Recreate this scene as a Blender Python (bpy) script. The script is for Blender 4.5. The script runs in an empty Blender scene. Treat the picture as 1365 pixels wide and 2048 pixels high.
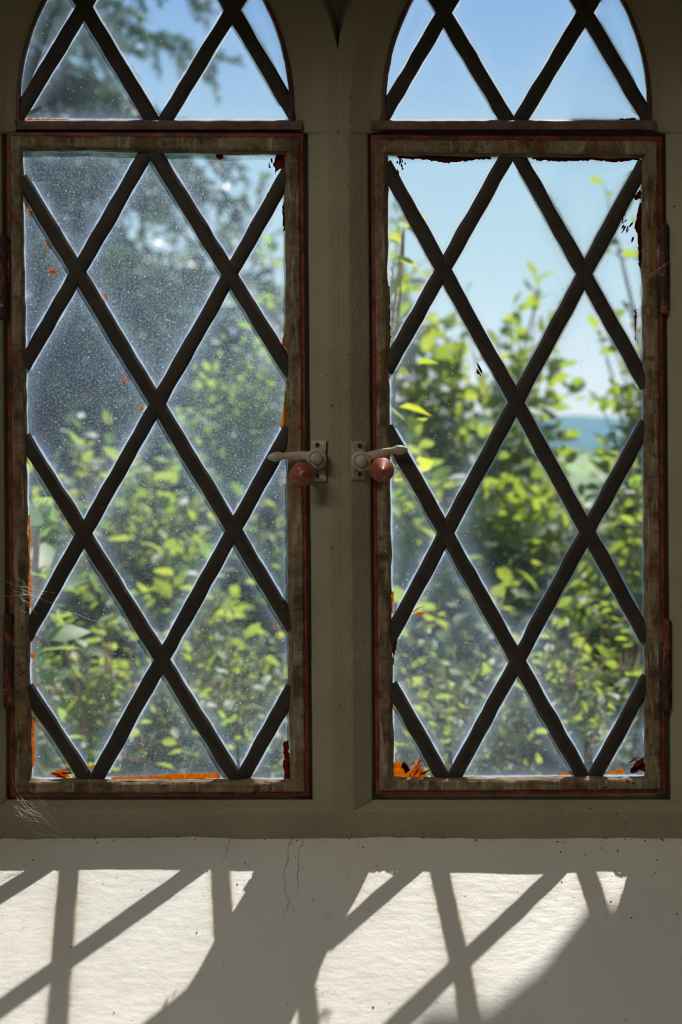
import bpy, math, random
from mathutils import Vector, noise
R = random.Random(7)
scene = bpy.context.scene
COL = scene.collection

# ------------------------------------------------------------------ camera, sky, sun, lamps, exposure
F = 2300.0            # focal length in image pixels (1365 x 2048 frame)
K = 0.00047           # metres per pixel on the glass plane
D = F * K             # camera to glass
EYE = 1.5
HX, HY = 682.5, 930.0 # principal point: eye level

cam_d = bpy.data.cameras.new('camera')
cam = bpy.data.objects.new('camera', cam_d)
COL.objects.link(cam)
cam.location = (0, -D, EYE)
cam.rotation_euler = (math.pi / 2, 0, 0)
cam_d.sensor_fit = 'VERTICAL'
cam_d.sensor_height = 36.0
cam_d.lens = F / 2048 * 36.0
cam_d.shift_y = -(1024 - HY) / 2048
cam_d.clip_start = 0.05
cam_d.clip_end = 5000
cam_d.dof.use_dof = True
cam_d.dof.focus_distance = D - 0.004
cam_d.dof.aperture_fstop = 4.8
scene.camera = cam

scene.view_settings.view_transform = 'Standard'
scene.view_settings.look = 'None'
scene.view_settings.gamma = 1.0
scene.view_settings.use_curve_mapping = False
scene.view_settings.exposure = 0.0
try:
    scene.cycles.transparent_max_bounces = 24
    scene.cycles.max_bounces = 10
    scene.cycles.sample_clamp_indirect = 4.0
    scene.cycles.use_denoising = True
except Exception:
    pass

SUN_DIR = Vector((-0.136, -0.237, -0.484)).normalized()
sd = bpy.data.lights.new('sun', 'SUN')
sd.energy = 9.0
sd.color = (1.0, 0.955, 0.90)
sd.angle = math.radians(0.55)
sun = bpy.data.objects.new('sun', sd)
COL.objects.link(sun)
sun.rotation_euler = SUN_DIR.to_track_quat('-Z', 'Y').to_euler()

# added area lamp: soft fill for the room, no opening behind it
ad = bpy.data.lights.new('room_fill', 'AREA')
ad.shape = 'RECTANGLE'; ad.size = 1.0; ad.size_y = 0.5
ad.energy = 19.0
ad.color = (1.0, 0.95, 0.80)
al = bpy.data.objects.new('room_fill', ad)
COL.objects.link(al)
al.location = (-1.25, -1.42, 2.93)
al.rotation_euler = (Vector((0, 0, 1.15)) - al.location).to_track_quat('-Z', 'Y').to_euler()

world = bpy.data.worlds.new('world')
scene.world = world
world.use_nodes = True
wn = world.node_tree
wn.nodes.clear()
w_out = wn.nodes.new('ShaderNodeOutputWorld')
w_bg = wn.nodes.new('ShaderNodeBackground')
w_tc = wn.nodes.new('ShaderNodeTexCoord')
w_sep = wn.nodes.new('ShaderNodeSeparateXYZ')
w_ramp = wn.nodes.new('ShaderNodeValToRGB')
wn.links.new(w_tc.outputs['Generated'], w_sep.inputs[0])
wn.links.new(w_sep.outputs['Z'], w_ramp.inputs[0])
wn.links.new(w_ramp.outputs[0], w_bg.inputs[0])
wn.links.new(w_bg.outputs[0], w_out.inputs[0])
cr = w_ramp.color_ramp
cr.elements[0].position = 0.0;  cr.elements[0].color = (0.92, 0.94, 0.95, 1)
cr.elements[1].position = 1.0;  cr.elements[1].color = (0.10, 0.25, 0.62, 1)
for p, c in ((0.06, (0.80, 0.89, 0.94)), (0.15, (0.58, 0.79, 0.88)), (0.245, (0.46, 0.69, 0.84)), (0.33, (0.31, 0.52, 0.80)), (0.40, (0.23, 0.41, 0.78))):
    e_ = cr.elements.new(p); e_.color = (*c, 1)
w_bg.inputs[1].default_value = 1.0

# ------------------------------------------------------------------ helpers
def P(x, y, e=0.0):
    """photo pixel on the plane e metres on the room side of the glass -> world point"""
    s = (D - e) / F
    return Vector(((x - HX) * s, -e, EYE + (HY - y) * s))

def PL(x, y, L):
    """photo pixel at distance L from the lens -> world point"""
    return Vector(((x - HX) / F * L, L - D, EYE + (HY - y) / F * L))

def nz(v, s):
    return noise.noise(Vector(v) * s)

class MB:
    def __init__(self):
        self.v = []; self.f = []; self.m = []
    def add(self, verts, faces, mat=0):
        o = len(self.v)
        self.v.extend([Vector(p) for p in verts])
        for f in faces:
            self.f.append([i + o for i in f]); self.m.append(mat)
    def strip(self, ra, rb, mat=0, closed=True):
        n = len(ra); o = len(self.v)
        self.v.extend(ra); self.v.extend(rb)
        for i in range(n if closed else n - 1):
            j = (i + 1) % n
            self.f.append([o + i, o + j, o + n + j, o + n + i]); self.m.append(mat)
    def box(self, a, b, mat=0):
        x0, y0, z0 = a; x1, y1, z1 = b
        self.add([(x0,y0,z0),(x1,y0,z0),(x1,y1,z0),(x0,y1,z0),(x0,y0,z1),(x1,y0,z1),(x1,y1,z1),(x0,y1,z1)],
                 [(0,3,2,1),(4,5,6,7),(0,1,5,4),(1,2,6,5),(2,3,7,6),(3,0,4,7)], mat)
    def tube(self, pts, radii, n=8, mat=0, flat=1.0):
        """round tube; flat squeezes it along the view depth (y)"""
        pts = [Vector(p) for p in pts]; o = len(self.v)
        for i, p in enumerate(pts):
            t = (pts[min(i + 1, len(pts) - 1)] - pts[max(i - 1, 0)]).normalized()
            a = t.cross(Vector((0, 1, 0)))
            if a.length < 1e-3: a = t.cross(Vector((1, 0, 0)))
            a.normalize(); b = t.cross(a).normalized()
            r = radii[i] if isinstance(radii, (list, tuple)) else radii
            for k in range(n):
                q = 2 * math.pi * k / n
                self.v.append(p + a * (math.cos(q) * r) + b * (math.sin(q) * r * flat))
        for i in range(len(pts) - 1):
            for k in range(n):
                j = (k + 1) % n
                self.f.append([o + i*n + k, o + i*n + j, o + (i+1)*n + j, o + (i+1)*n + k]); self.m.append(mat)
        self.f.append([o + k for k in range(n)][::-1]); self.m.append(mat)
        self.f.append([o + (len(pts)-1)*n + k for k in range(n)]); self.m.append(mat)
    def lathe(self, x, y, prof, n=28, mat=0, wob=0.0):
        """turned about the axis that points into the room; prof = [(radius px, e)]"""
        o = len(self.v); c0 = P(x, y, prof[0][1])
        for r, e in prof:
            c = Vector((c0.x, -e, c0.z))
            for k in range(n):
                q = 2*math.pi*k/n
                rr = r * K * (1 + wob * nz((math.cos(q), math.sin(q), e*50 + x), 1.6))
                self.v.append(c + Vector((math.cos(q)*rr, 0, math.sin(q)*rr)))
        for i in range(len(prof)-1):
            for k in range(n):
                j = (k+1) % n
                self.f.append([o+i*n+k, o+i*n+j, o+(i+1)*n+j, o+(i+1)*n+k]); self.m.append(mat)
        self.f.append([o+(len(prof)-1)*n+k for k in range(n)]); self.m.append(mat)
    def build(self, name, mats, parent=None, smooth=False):
        me = bpy.data.meshes.new(name)
        off = parent_world(parent) if parent else Vector((0, 0, 0))
        me.from_pydata([tuple(p - off) for p in self.v], [], self.f)
        if not isinstance(mats, (list, tuple)): mats = [mats]
        for m in mats: me.materials.append(m)
        if len(mats) > 1: me.polygons.foreach_set('material_index', self.m)
        if smooth: me.polygons.foreach_set('use_smooth', [True] * len(self.f))
        me.update()
        o = bpy.data.objects.new(name, me)
        COL.objects.link(o)
        if parent: o.parent = parent
        return o

def parent_world(o):
    p = Vector((0, 0, 0))
    while o:
        p += o.location; o = o.parent
    return p

def tag(o, label, cat, group=None, kind=None):
    o['label'] = label; o['category'] = cat
    if group: o['group'] = group
    if kind: o['kind'] = kind
    return o

def thing(name, label, cat, loc, group=None):
    o = bpy.data.objects.new(name, None)
    o.empty_display_size = 0.05
    COL.objects.link(o); o.location = loc
    return tag(o, label, cat, group)

def struct(o, label=None):
    o['kind'] = 'structure'
    if label: o['label'] = label
    return o

# ------------------------------------------------------------------ materials
class NT:
    def __init__(self, name):
        self.mat = bpy.data.materials.new(name); self.mat.use_nodes = True
        self.t = self.mat.node_tree; self.t.nodes.clear()
        self.out = self.t.nodes.new('ShaderNodeOutputMaterial')
        self.pos = self.t.nodes.new('ShaderNodeNewGeometry').outputs['Position']
    def n(self, typ, **kw):
        nd = self.t.nodes.new(typ)
        for k, v in kw.items(): setattr(nd, k, v)
        return nd
    def set(self, sock, val):
        if isinstance(val, bpy.types.NodeSocket): self.t.links.new(val, sock)
        elif isinstance(val, (tuple, list)) and len(val) == 3 and sock.type == 'RGBA': sock.default_value = (*val, 1)
        else: sock.default_value = val
    def noise(self, scale, detail=3, rough=0.55, vec=None, dist=0.0):
        nd = self.n('ShaderNodeTexNoise')
        self.set(nd.inputs['Vector'], vec or self.pos)
        nd.inputs['Scale'].default_value = scale; nd.inputs['Detail'].default_value = detail
        nd.inputs['Roughness'].default_value = rough; nd.inputs['Distortion'].default_value = dist
        return nd.outputs['Fac']
    def scaled(self, s):
        nd = self.n('ShaderNodeVectorMath', operation='MULTIPLY')
        self.set(nd.inputs[0], self.pos); nd.inputs[1].default_value = s
        return nd.outputs[0]
    def vor(self, scale, vec=None):
        nd = self.n('ShaderNodeTexVoronoi')
        self.set(nd.inputs['Vector'], vec or self.pos); nd.inputs['Scale'].default_value = scale
        return nd.outputs['Distance']
    def ramp(self, v, a, b, lo=0.0, hi=1.0):
        nd = self.n('ShaderNodeMapRange'); nd.clamp = True
        self.set(nd.inputs[0], v); nd.inputs[1].default_value = a; nd.inputs[2].default_value = b
        nd.inputs[3].default_value = lo; nd.inputs[4].default_value = hi
        return nd.outputs[0]
    def math(self, op, a, b=0.0, clamp=False):
        nd = self.n('ShaderNodeMath', operation=op); nd.use_clamp = clamp
        self.set(nd.inputs[0], a); self.set(nd.inputs[1], b)
        return nd.outputs[0]
    def mix(self, f, a, b):
        nd = self.n('ShaderNodeMix', data_type='RGBA')
        self.set(nd.inputs[0], f); self.set(nd.inputs[6], a); self.set(nd.inputs[7], b)
        return nd.outputs[2]
    def bump(self, h, strength=0.3, dist=0.002):
        nd = self.n('ShaderNodeBump')
        nd.inputs['Strength'].default_value = strength; nd.inputs['Distance'].default_value = dist
        self.set(nd.inputs['Height'], h)
        return nd.outputs[0]
    def princ(self, col, rough=0.6, normal=None, spec=0.3, metal=0.0):
        b = self.n('ShaderNodeBsdfPrincipled')
        self.set(b.inputs['Base Color'], col); self.set(b.inputs['Roughness'], rough)
        b.inputs['Specular IOR Level'].default_value = spec; b.inputs['Metallic'].default_value = metal
        if normal is not None: self.set(b.inputs['Normal'], normal)
        return b.outputs[0]
    def shmix(self, f, a, b):
        nd = self.n('ShaderNodeMixShader')
        self.set(nd.inputs[0], f); self.set(nd.inputs[1], a); self.set(nd.inputs[2], b)
        return nd.outputs[0]
    def gloss(self):
        lw = self.n('ShaderNodeLayerWeight'); lw.inputs[0].default_value = 0.5
        return self.math('ADD', self.math('MULTIPLY', self.math('POWER', lw.outputs['Facing'], 5.0), 0.6), 0.025)
    def done(self, sh):
        self.t.links.new(sh, self.out.inputs['Surface']); return self.mat

def m_plaster():
    n = NT('painted_stone')
    big = n.noise(9, 4); fine = n.noise(260, 4, 0.6); mid = n.noise(60, 3)
    pits = n.ramp(n.vor(70), 0.03, 0.10)
    pitmask = n.ramp(n.noise(25, 2), 0.50, 0.62)
    pit = n.math('MULTIPLY', n.math('SUBTRACT', 1.0, pits), pitmask)
    c = n.mix(n.ramp(big, 0.35, 0.65), (0.29, 0.265, 0.188), (0.35, 0.32, 0.236))
    c = n.mix(n.ramp(n.noise(5, 5, 0.7), 0.60, 0.75, 0, 0.35), c, (0.30, 0.26, 0.18))
    c = n.mix(n.math('MULTIPLY', pit, 0.7), c, (0.14, 0.12, 0.09))
    h = n.math('ADD', n.math('MULTIPLY', fine, 0.6), n.math('MULTIPLY', mid, 1.0))
    h = n.math('SUBTRACT', h, n.math('MULTIPLY', pit, 0.8))
    return n.done(n.princ(c, 0.62, n.bump(h, 0.9, 0.0018), 0.25))

def m_sill():
    n = NT('sill_paint')
    big = n.noise(7, 5, 0.6); fine = n.noise(420, 4, 0.6); mid = n.noise(70, 4, 0.6)
    wav = n.noise(1.0, 3, 0.5, n.scaled((60, 130, 130)))
    c = n.mix(n.ramp(big, 0.3, 0.7), (0.60, 0.58, 0.55), (0.69, 0.672, 0.65))
    c = n.mix(n.ramp(mid, 0.62, 0.78, 0, 0.35), c, (0.42, 0.36, 0.28))
    specks = n.ramp(n.vor(120), 0.05, 0.11, 1, 0)
    spm = n.ramp(n.noise(14, 3, 0.6), 0.47, 0.56)
    c = n.mix(n.math('MULTIPLY', specks, n.math('MULTIPLY', spm, 0.75)), c, (0.10, 0.085, 0.07))
    # hairline cracks running down from the frame
    sx = n.n('ShaderNodeSeparateXYZ'); n.set(sx.inputs[0], n.pos)
    wob = n.math('MULTIPLY', n.math('SUBTRACT', n.noise(28, 4, 0.7), 0.5), 0.022)
    xx = n.math('ADD', sx.outputs['X'], wob)
    crack = None
    for x0, z0 in ((-0.0485, 1.102), (-0.0380, 1.116), (-0.107, 1.134)):
        d = n.math('ABSOLUTE', n.math('SUBTRACT', xx, x0))
        k = n.math('MULTIPLY', n.ramp(d, 0.0001, 0.0005, 1, 0), n.ramp(sx.outputs['Z'], z0, z0 + 0.012))
        crack = k if crack is None else n.math('MAXIMUM', crack, k)
    c = n.mix(n.math('MULTIPLY', crack, 0.5), c, (0.2, 0.17, 0.13))
    h = n.math('ADD', n.math('MULTIPLY', fine, 0.22), n.math('MULTIPLY', wav, 0.75))
    h = n.math('SUBTRACT', h, n.math('MULTIPLY', crack, 0.5))
    return n.done(n.princ(c, 0.5, n.bump(h, 0.75, 0.0013), 0.35))

def m_frame():
    n = NT('old_cream_paint')
    s = n.noise(34, 5, 0.7); st = n.noise(1, 5, 0.65, n.scaled((190, 190, 26))); sh = n.noise(1, 5, 0.65, n.scaled((26, 190, 190)))
    c = n.mix(n.ramp(s, 0.40, 0.60), (0.29, 0.225, 0.145), (0.10, 0.062, 0.033))
    c = n.mix(n.ramp(st, 0.52, 0.66, 0, 0.75), c, (0.46, 0.40, 0.30))
    c = n.mix(n.ramp(sh, 0.56, 0.68, 0, 0.6), c, (0.07, 0.04, 0.025))
    c = n.mix(n.ramp(n.noise(15, 4, 0.7), 0.56, 0.66, 0, 0.7), c, (0.26, 0.12, 0.035))
    c = n.mix(n.ramp(n.noise(60, 5, 0.75), 0.60, 0.66, 0, 0.9), c, (0.06, 0.035, 0.02))
    c = n.mix(n.ramp(n.noise(21, 4, 0.7), 0.64, 0.69, 0, 0.8), c, (0.26, 0.07, 0.045))
    return n.done(n.princ(c, 0.55, n.bump(n.math('ADD', n.math('ADD', s, st), n.noise(180, 3)), 0.8, 0.0014), 0.3))

def m_red(name='red_paint', c0=(0.33, 0.065, 0.042), c1=(0.14, 0.03, 0.022)):
    n = NT(name)
    s = n.noise(70, 4, 0.65)
    c = n.mix(n.ramp(s, 0.35, 0.6), c0, c1)
    c = n.mix(n.ramp(n.noise(60, 5, 0.75), 0.52, 0.62, 0, 0.85), c, (0.05, 0.03, 0.025))
    return n.done(n.princ(c, 0.5, n.bump(s, 0.5, 0.001), 0.35))

def m_hinge():
    n = NT('rusty_hinge')
    s = n.noise(1, 4, 0.65, n.scaled((120, 120, 40)))
    c = n.mix(n.ramp(s, 0.38, 0.50), (0.27, 0.07, 0.045), (0.045, 0.025, 0.018))
    c = n.mix(n.ramp(n.noise(140, 3, 0.6), 0.62, 0.68, 0, 0.7), c, (0.45, 0.38, 0.3))
    return n.done(n.princ(c, 0.6, n.bump(s, 0.6, 0.001), 0.3))

def m_knob():
    n = NT('knob_red')
    c = n.mix(n.ramp(n.noise(150, 4, 0.6), 0.60, 0.66, 0, 0.8), (0.31, 0.068, 0.040), (0.46, 0.33, 0.27))
    c = n.mix(n.ramp(n.noise(60, 3), 0.4, 0.7, 0, 0.5), c, (0.24, 0.05, 0.035))
    return n.done(n.princ(c, 0.42, n.bump(n.noise(200, 2), 0.2, 0.0006), 0.45))

def m_latch():
    n = NT('latch_paint')
    c = n.mix(n.ramp(n.noise(90, 4, 0.6), 0.4, 0.65), (0.48, 0.43, 0.36), (0.34, 0.29, 0.22))
    c = n.mix(n.ramp(n.noise(180, 4, 0.7), 0.62, 0.70, 0, 0.7), c, (0.12, 0.08, 0.06))
    return n.done(n.princ(c, 0.45, n.bump(n.noise(160, 3), 0.35, 0.0008), 0.4))

def m_bar():
    n = NT('dark_bar_paint')
    s = n.noise(60, 4, 0.6)
    c = n.mix(n.ramp(s, 0.35, 0.65), (0.062, 0.049, 0.042), (0.038, 0.030, 0.026))
    c = n.mix(n.ramp(n.noise(210, 4, 0.7), 0.66, 0.72, 0, 0.6), c, (0.25, 0.2, 0.15))
    return n.done(n.princ(c, 0.6, n.bump(s, 0.4, 0.001), 0.3))

def m_simple(name, col, rough=0.7, spec=0.2, scale=20, var=0.25):
    n = NT(name)
    c = n.mix(n.ramp(n.noise(scale, 4, 0.6), 0.3, 0.7), tuple(x * (1 - var) for x in col), tuple(x * (1 + var) for x in col))
    return n.done(n.princ(c, rough, None, spec))

def m_glass(name, zones, base, grain, tint=(0.58, 0.74, 0.98)):
    """zones: list of (x, z, radius, amount) of dust clouds, world metres"""
    n = NT(name)
    at = n.n('ShaderNodeAttribute', attribute_name='edge_dist')
    d0 = at.outputs['Fac']                                    # pixels from the visible edge of the pane
    wob = n.math('MULTIPLY', n.math('SUBTRACT', n.noise(90, 3, 0.6), 0.5), 7.0)
    d = n.math('ADD', d0, wob)
    rim = n.ramp(d, 1.0, 5.5, 0.75, 0.0)
    halo = n.math('POWER', n.ramp(d, 0.0, 42.0, 1.0, 0.0), 2.2)
    haze = None
    sp = n.n('ShaderNodeSeparateXYZ'); n.set(sp.inputs[0], n.pos)
    cl = n.noise(16, 4, 0.6)
    h = n.math('MULTIPLY', n.ramp(cl, 0.3, 0.75), base * 1.2)
    h = n.math('ADD', h, base * 0.5)
    for (zx, zz, rad, amt) in zones:
        cmb = n.n('ShaderNodeVectorMath', operation='DISTANCE')
        n.set(cmb.inputs[0], n.pos); cmb.inputs[1].default_value = (zx, 0, zz)
        q = n.math('ADD', cmb.outputs['Value'], n.math('MULTIPLY', n.math('SUBTRACT', n.noise(22, 3, 0.6), 0.5), 0.12))
        h = n.math('ADD', h, n.ramp(q, rad * 0.25, rad, amt, 0.0))
    g = n.ramp(n.noise(900, 2, 0.7), 0.50, 0.66)
    g2 = n.ramp(n.noise(420, 3, 0.7), 0.48, 0.70)
    hz = n.math('MULTIPLY', h, n.math('ADD', 1.0 - 0.65 * grain, n.math('MULTIPLY', n.math('ADD', g, g2), grain * 1.1)))
    spk = n.math('MULTIPLY', n.ramp(n.vor(260), 0.10, 0.20, 1, 0), n.ramp(n.noise(150, 2), 0.50, 0.58))
    spk = n.math('MULTIPLY', spk, 0.60 * grain + 0.10)
    tot = n.math('ADD', hz, n.math('MULTIPLY', halo, 0.16 + base * 0.5))
    tot = n.math('ADD', tot, spk)
    tot = n.math('MAXIMUM', tot, rim)
    tot = n.math('MINIMUM', tot, 0.9)
    # amber tint added along the pane edges to give sunlight a warm fringe
    tr = n.n('ShaderNodeBsdfTransparent')
    n.set(tr.inputs[0], n.mix(n.ramp(d, 2.0, 9.0, 0.6, 0.0), (0.97, 0.98, 0.98), (1.0, 0.80, 0.56)))
    tl = n.n('ShaderNodeBsdfTranslucent'); n.set(tl.inputs[0], tint)
    df = n.n('ShaderNodeBsdfDiffuse'); n.set(df.inputs[0], (0.6, 0.6, 0.58))
    dust = n.shmix(0.3, tl.outputs[0], df.outputs[0])
    body = n.shmix(tot, tr.outputs[0], dust)
    gl = n.n('ShaderNodeBsdfGlossy'); gl.inputs['Roughness'].default_value = 0.03
    return n.done(n.shmix(n.gloss(), body, gl.outputs[0]))

def m_clear():
    n = NT('clear_glass')
    tr = n.n('ShaderNodeBsdfTransparent'); n.set(tr.inputs[0], (0.98, 0.99, 0.985))
    gl = n.n('ShaderNodeBsdfGlossy'); gl.inputs['Roughness'].default_value = 0.02
    return n.done(n.shmix(n.gloss(), tr.outputs[0], gl.outputs[0]))

def m_smear(name, col, clear):
    n = NT(name)
    tl = n.n('ShaderNodeBsdfTranslucent')
    s = n.noise(1, 4, 0.65, n.scaled((260, 260, 260)))
    n.set(tl.inputs[0], n.mix(n.ramp(s, 0.3, 0.7), col, tuple(c * 0.55 for c in col)))
    df = n.n('ShaderNodeBsdfDiffuse'); n.set(df.inputs[0], tuple(c * 0.5 for c in col))
    tr = n.n('ShaderNodeBsdfTransparent'); n.set(tr.inputs[0], (1.0, 0.6, 0.25))
    body = n.shmix(0.3, tl.outputs[0], df.outputs[0])
    return n.done(n.shmix(n.ramp(n.noise(230, 4, 0.7), 0.35, 0.7, 0.0, clear), body, tr.outputs[0]))

def m_leaf(name, refl, trans, gloss=0.52):
    n = NT(name)
    gi = n.n('ShaderNodeNewGeometry').outputs['Random Per Island']
    v1 = n.ramp(gi, 0, 1, 0.0, 1.0)
    rc = n.mix(v1, tuple(c * 0.75 for c in refl), tuple(c * 1.25 for c in refl))
    tc = n.mix(v1, trans, (trans[0] * 0.62, trans[1] * 0.80, trans[2] * 0.8))
    p = n.princ(rc, gloss, None, 1.0)
    tl = n.n('ShaderNodeBsdfTranslucent'); n.set(tl.inputs[0], tc)
    return n.done(n.shmix(0.52, p, tl.outputs[0]))

M_PLASTER = m_plaster(); M_SILL = m_sill(); M_FRAME = m_frame(); M_RED = m_red(); M_HINGE = m_hinge()
M_EDGE = m_red('dark_red_edge', (0.15, 0.045, 0.045), (0.07, 0.03, 0.03)); M_KNOB = m_knob(); M_LATCH = m_latch(); M_BAR = m_bar(); M_CLEAR = m_clear()
M_RAIL = m_simple('transom_paint', (0.17, 0.115, 0.10), 0.6, 0.25, 60, 0.4)
M_PUTTY = m_simple('dirty_putty', (0.20, 0.155, 0.10), 0.8, 0.15, 90, 0.5)
M_WALL = m_simple('limewash', (0.62, 0.57, 0.46), 0.85, 0.1, 6, 0.06)
M_FLOOR = m_simple('stone_floor', (0.30, 0.26, 0.21), 0.8, 0.2, 4, 0.2)
M_ORANGE = m_smear('orange_varnish', (1.0, 0.40, 0.03), 0.5)
M_RUST = m_smear('red_drip', (0.30, 0.06, 0.035), 0.0)
M_WEB = m_simple('spider_silk', (0.85, 0.84, 0.80), 0.4, 0.5, 20, 0.05)
M_CRUMB = m_simple('crumbs', (0.16, 0.12, 0.085), 0.9, 0.1, 300, 0.5)
M_BARK = m_simple('twig_bark', (0.22, 0.15, 0.09), 0.85, 0.15, 60, 0.4)
M_TRUNK = m_simple('dark_bark', (0.07, 0.055, 0.045), 0.9, 0.1, 20, 0.4)

# ------------------------------------------------------------------ setting: stone tracery with two pointed lights
MID = 677.0
def shear(x, y): return x + (y - 200) * 0.0072

def light_ring(xl, xr, R0, ox, oup, ob, e, side, yb=1592.0):
    """one closed line round a window light: px offsets ox (beside the casement), oup (round the arch), ob (below)"""
    ysp = 215.0; pts = []
    cxr = xr - R0; cxl = xl + R0
    lo_l, lo_r = xl - ox, xr + ox
    yb2 = yb + ob
    for i in range(24):
        pts.append((lo_l + (lo_r - lo_l) * i / 24, yb2))
    for i in range(30):
        pts.append((lo_r, yb2 + (268.0 - yb2) * i / 29))
    for i in range(3):
        pts.append((xr + oup, 262 - i * 18))
    Rr = R0 + oup; xm = (xl + xr) / 2
    a_end = math.acos(max(-1, min(1, (xm - cxr) / Rr)))
    for i in range(25):
        a = a_end * i / 24
        pts.append((cxr + Rr * math.cos(a), ysp - Rr * math.sin(a)))
    for i in range(24, -1, -1):
        a = a_end * i / 24
        pts.append((cxl - Rr * math.cos(a), ysp - Rr * math.sin(a)))
    for i in range(2, -1, -1):
        pts.append((xl - oup, 262 - i * 18))
    for i in range(29, 0, -1):
        pts.append((lo_l, yb2 + (268.0 - yb2) * i / 29))
    out = []
    for x, y in pts:
        if side < 0: x = min(x, MID)
        else: x = max(x, MID)
        x = max(-420.0, min(1790.0, x)); y = max(-700.0, min(1900.0, y))
        p = P(shear(x, y), y, e)
        w = 0.0005 if -0.001 < e < 0.05 else 0
        out.append(p + Vector((nz(p, 22) * w * (0 if abs(x - MID) < 1 else 1), nz(p + Vector((3, 1, 2)), 18) * w, nz(p + Vector((7, 5, 3)), 22) * w)))
    return out

tr = MB()
#        beside, arch, below, e
PROF = [(58, 50, 30, -0.034), (14, 6, -14, -0.012), (12, 0, -12, -0.0055), (33, 1, 7, -0.005), (33.5, 1.5, 7, 0.0015), (34, 6, 8, 0.0035), (36, 25, 10, 0.0050),
        (38.5, 30, 13, 0.0058), (68, 64, 27, 0.0132), (72, 68, 30, 0.0142), (78, 73, 33, 0.0146), (92, 90, 60, 0.0146),
        (130, 107, 100, 0.0143), (134, 121, 110, -0.010), (1200, 900, 160, -0.012)]
for (xl, xr, R0, side) in ((38, 582, 455, -1), (770, 1298, 455, 1)):
    rings = [light_ring(xl, xr, R0, a, b, c, e, side) for a, b, c, e in PROF]
    for a, b in zip(rings, rings[1:]): tr.strip(a, b)
    back = light_ring(xl, xr, R0, 1200, 900, 300, -0.034, side)
    tr.strip(back, rings[0])
struct(tr.build('trim_1', M_PLASTER, smooth=False), 'cream painted stone mullion and arches between the two window lights')

# sloping inner sill
E0, E1 = 0.0138, 0.46
TA = 0.725
zs = EYE + (HY - 1675) * (D - E0) / F
sl = MB()
NX, NY = 90, 60
top = []
for j in range(NY + 1):
    e = E0 - 0.01 + (E1 - E0 + 0.01) * (j / NY) ** 1.5
    for i in range(NX + 1):
        x = -0.62 + 1.24 * i / NX
        z = zs - TA * (e - E0) + nz((x, e, 0), 9) * 0.0015 + nz((x, e, 4), 30) * 0.0005
        z += 0.0016 * math.exp(-((e - E0) / 0.006) ** 2) * nz((x, 0, 9), 40)
        top.append(Vector((x, -e, z)))
faces = []
for j in range(NY):
    for i in range(NX):
        a = j * (NX + 1) + i
        faces.append((a, a + NX + 1, a + NX + 2, a + 1))
sl.add(top, faces)
bot = [Vector((p.x, p.y, 0.62)) for p in top]
sl.strip([top[i] for i in range(NX + 1)], [bot[i] for i in range(NX + 1)], 0, False)
n0 = NY * (NX + 1)
sl.strip([bot[n0 + i] for i in range(NX + 1)], [top[n0 + i] for i in range(NX + 1)], 0, False)
sl.strip([bot[j * (NX + 1)] for j in range(NY + 1)], [top[j * (NX + 1)] for j in range(NY + 1)], 0, False)
sl.strip([top[j * (NX + 1) + NX] for j in range(NY + 1)], [bot[j * (NX + 1) + NX] for j in range(NY + 1)], 0, False)
struct(sl.build('trim_2', M_SILL, smooth=True), 'sloping cream sill under the window, crossed by lattice shadows')

# room shell
wf = MB()
YF = -E1
def wq(*p): wf.add(p, [tuple(range(len(p)))])
xs0, xs1 = 0.46, 0.62
zt = 2.10
for s in (-1, 1):
    wq((s*xs0, -0.03, 0.62), (s*xs0, -0.03, zt), (s*xs1, YF, zt + 0.05), (s*xs1, YF, 0.62))
    wf.box((min(s*xs1, s*2.0), YF - 0.001, 0), (max(s*xs1, s*2.0), -0.03, 3.0))
wq((-xs0, -0.03, zt), (xs0, -0.03, zt), (xs1, YF, zt + 0.05), (-xs1, YF, zt + 0.05))
wf.box((-xs1, YF, zt + 0.05), (xs1, -0.03, 3.0))
wf.box((-xs1, YF, 0), (xs1, -0.03, 0.62))
wf.box((-2.0, -0.03, 0), (2.0, 0.03, 0.95)); wf.box((-2.0, -0.03, 2.2), (2.0, 0.03, 3.0))
wf.box((-2.0, -0.03, 0.95), (-0.5, 0.03, 2.2)); wf.box((0.5, -0.03, 0.95), (2.0, 0.03, 2.2))
struct(wf.build('wall_front', M_WALL))
def slab(name, a, b, m):
    q = MB(); q.box(a, b); return struct(q.build(name, m))
slab('wall_left', (-2.1, -3.6, 0), (-2.0, 0.11, 3.0), M_WALL)
slab('wall_right', (2.0, -3.6, 0), (2.1, 0.11, 3.0), M_WALL)
slab('wall_back', (-2.1, -3.6, 0), (2.1, -3.5, 3.0), M_WALL)
slab('floor', (-2.1, -3.6, -0.1), (2.1, 0.11, 0.0), M_FLOOR)
slab('ceiling', (-2.1, -3.6, 3.0), (2.1, 0.11, 3.1), M_WALL)

# unseen bracket-shaped block added right of the window to shade part of the sill
bk = MB(); prof = [(0.034, 0.30), (0.17, 0.31), (0.335, 0.46), (0.375, 0.523), (0.418, 0.67), (0.471, 0.816), (0.56, 1.00), (0.62, 1.25), (0.034, 1.25)]
vs = [(0.475, y, EYE + z) for y, z in prof] + [(0.66, y, EYE + z) for y, z in prof]; nb_ = len(prof)
bk.add(vs, [tuple(range(nb_)), tuple(range(2 * nb_ - 1, nb_ - 1, -1))] + [(i, (i + 1) % nb_, nb_ + (i + 1) % nb_, nb_ + i) for i in range(nb_)])
struct(bk.build('shade_block', M_PLASTER))

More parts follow.
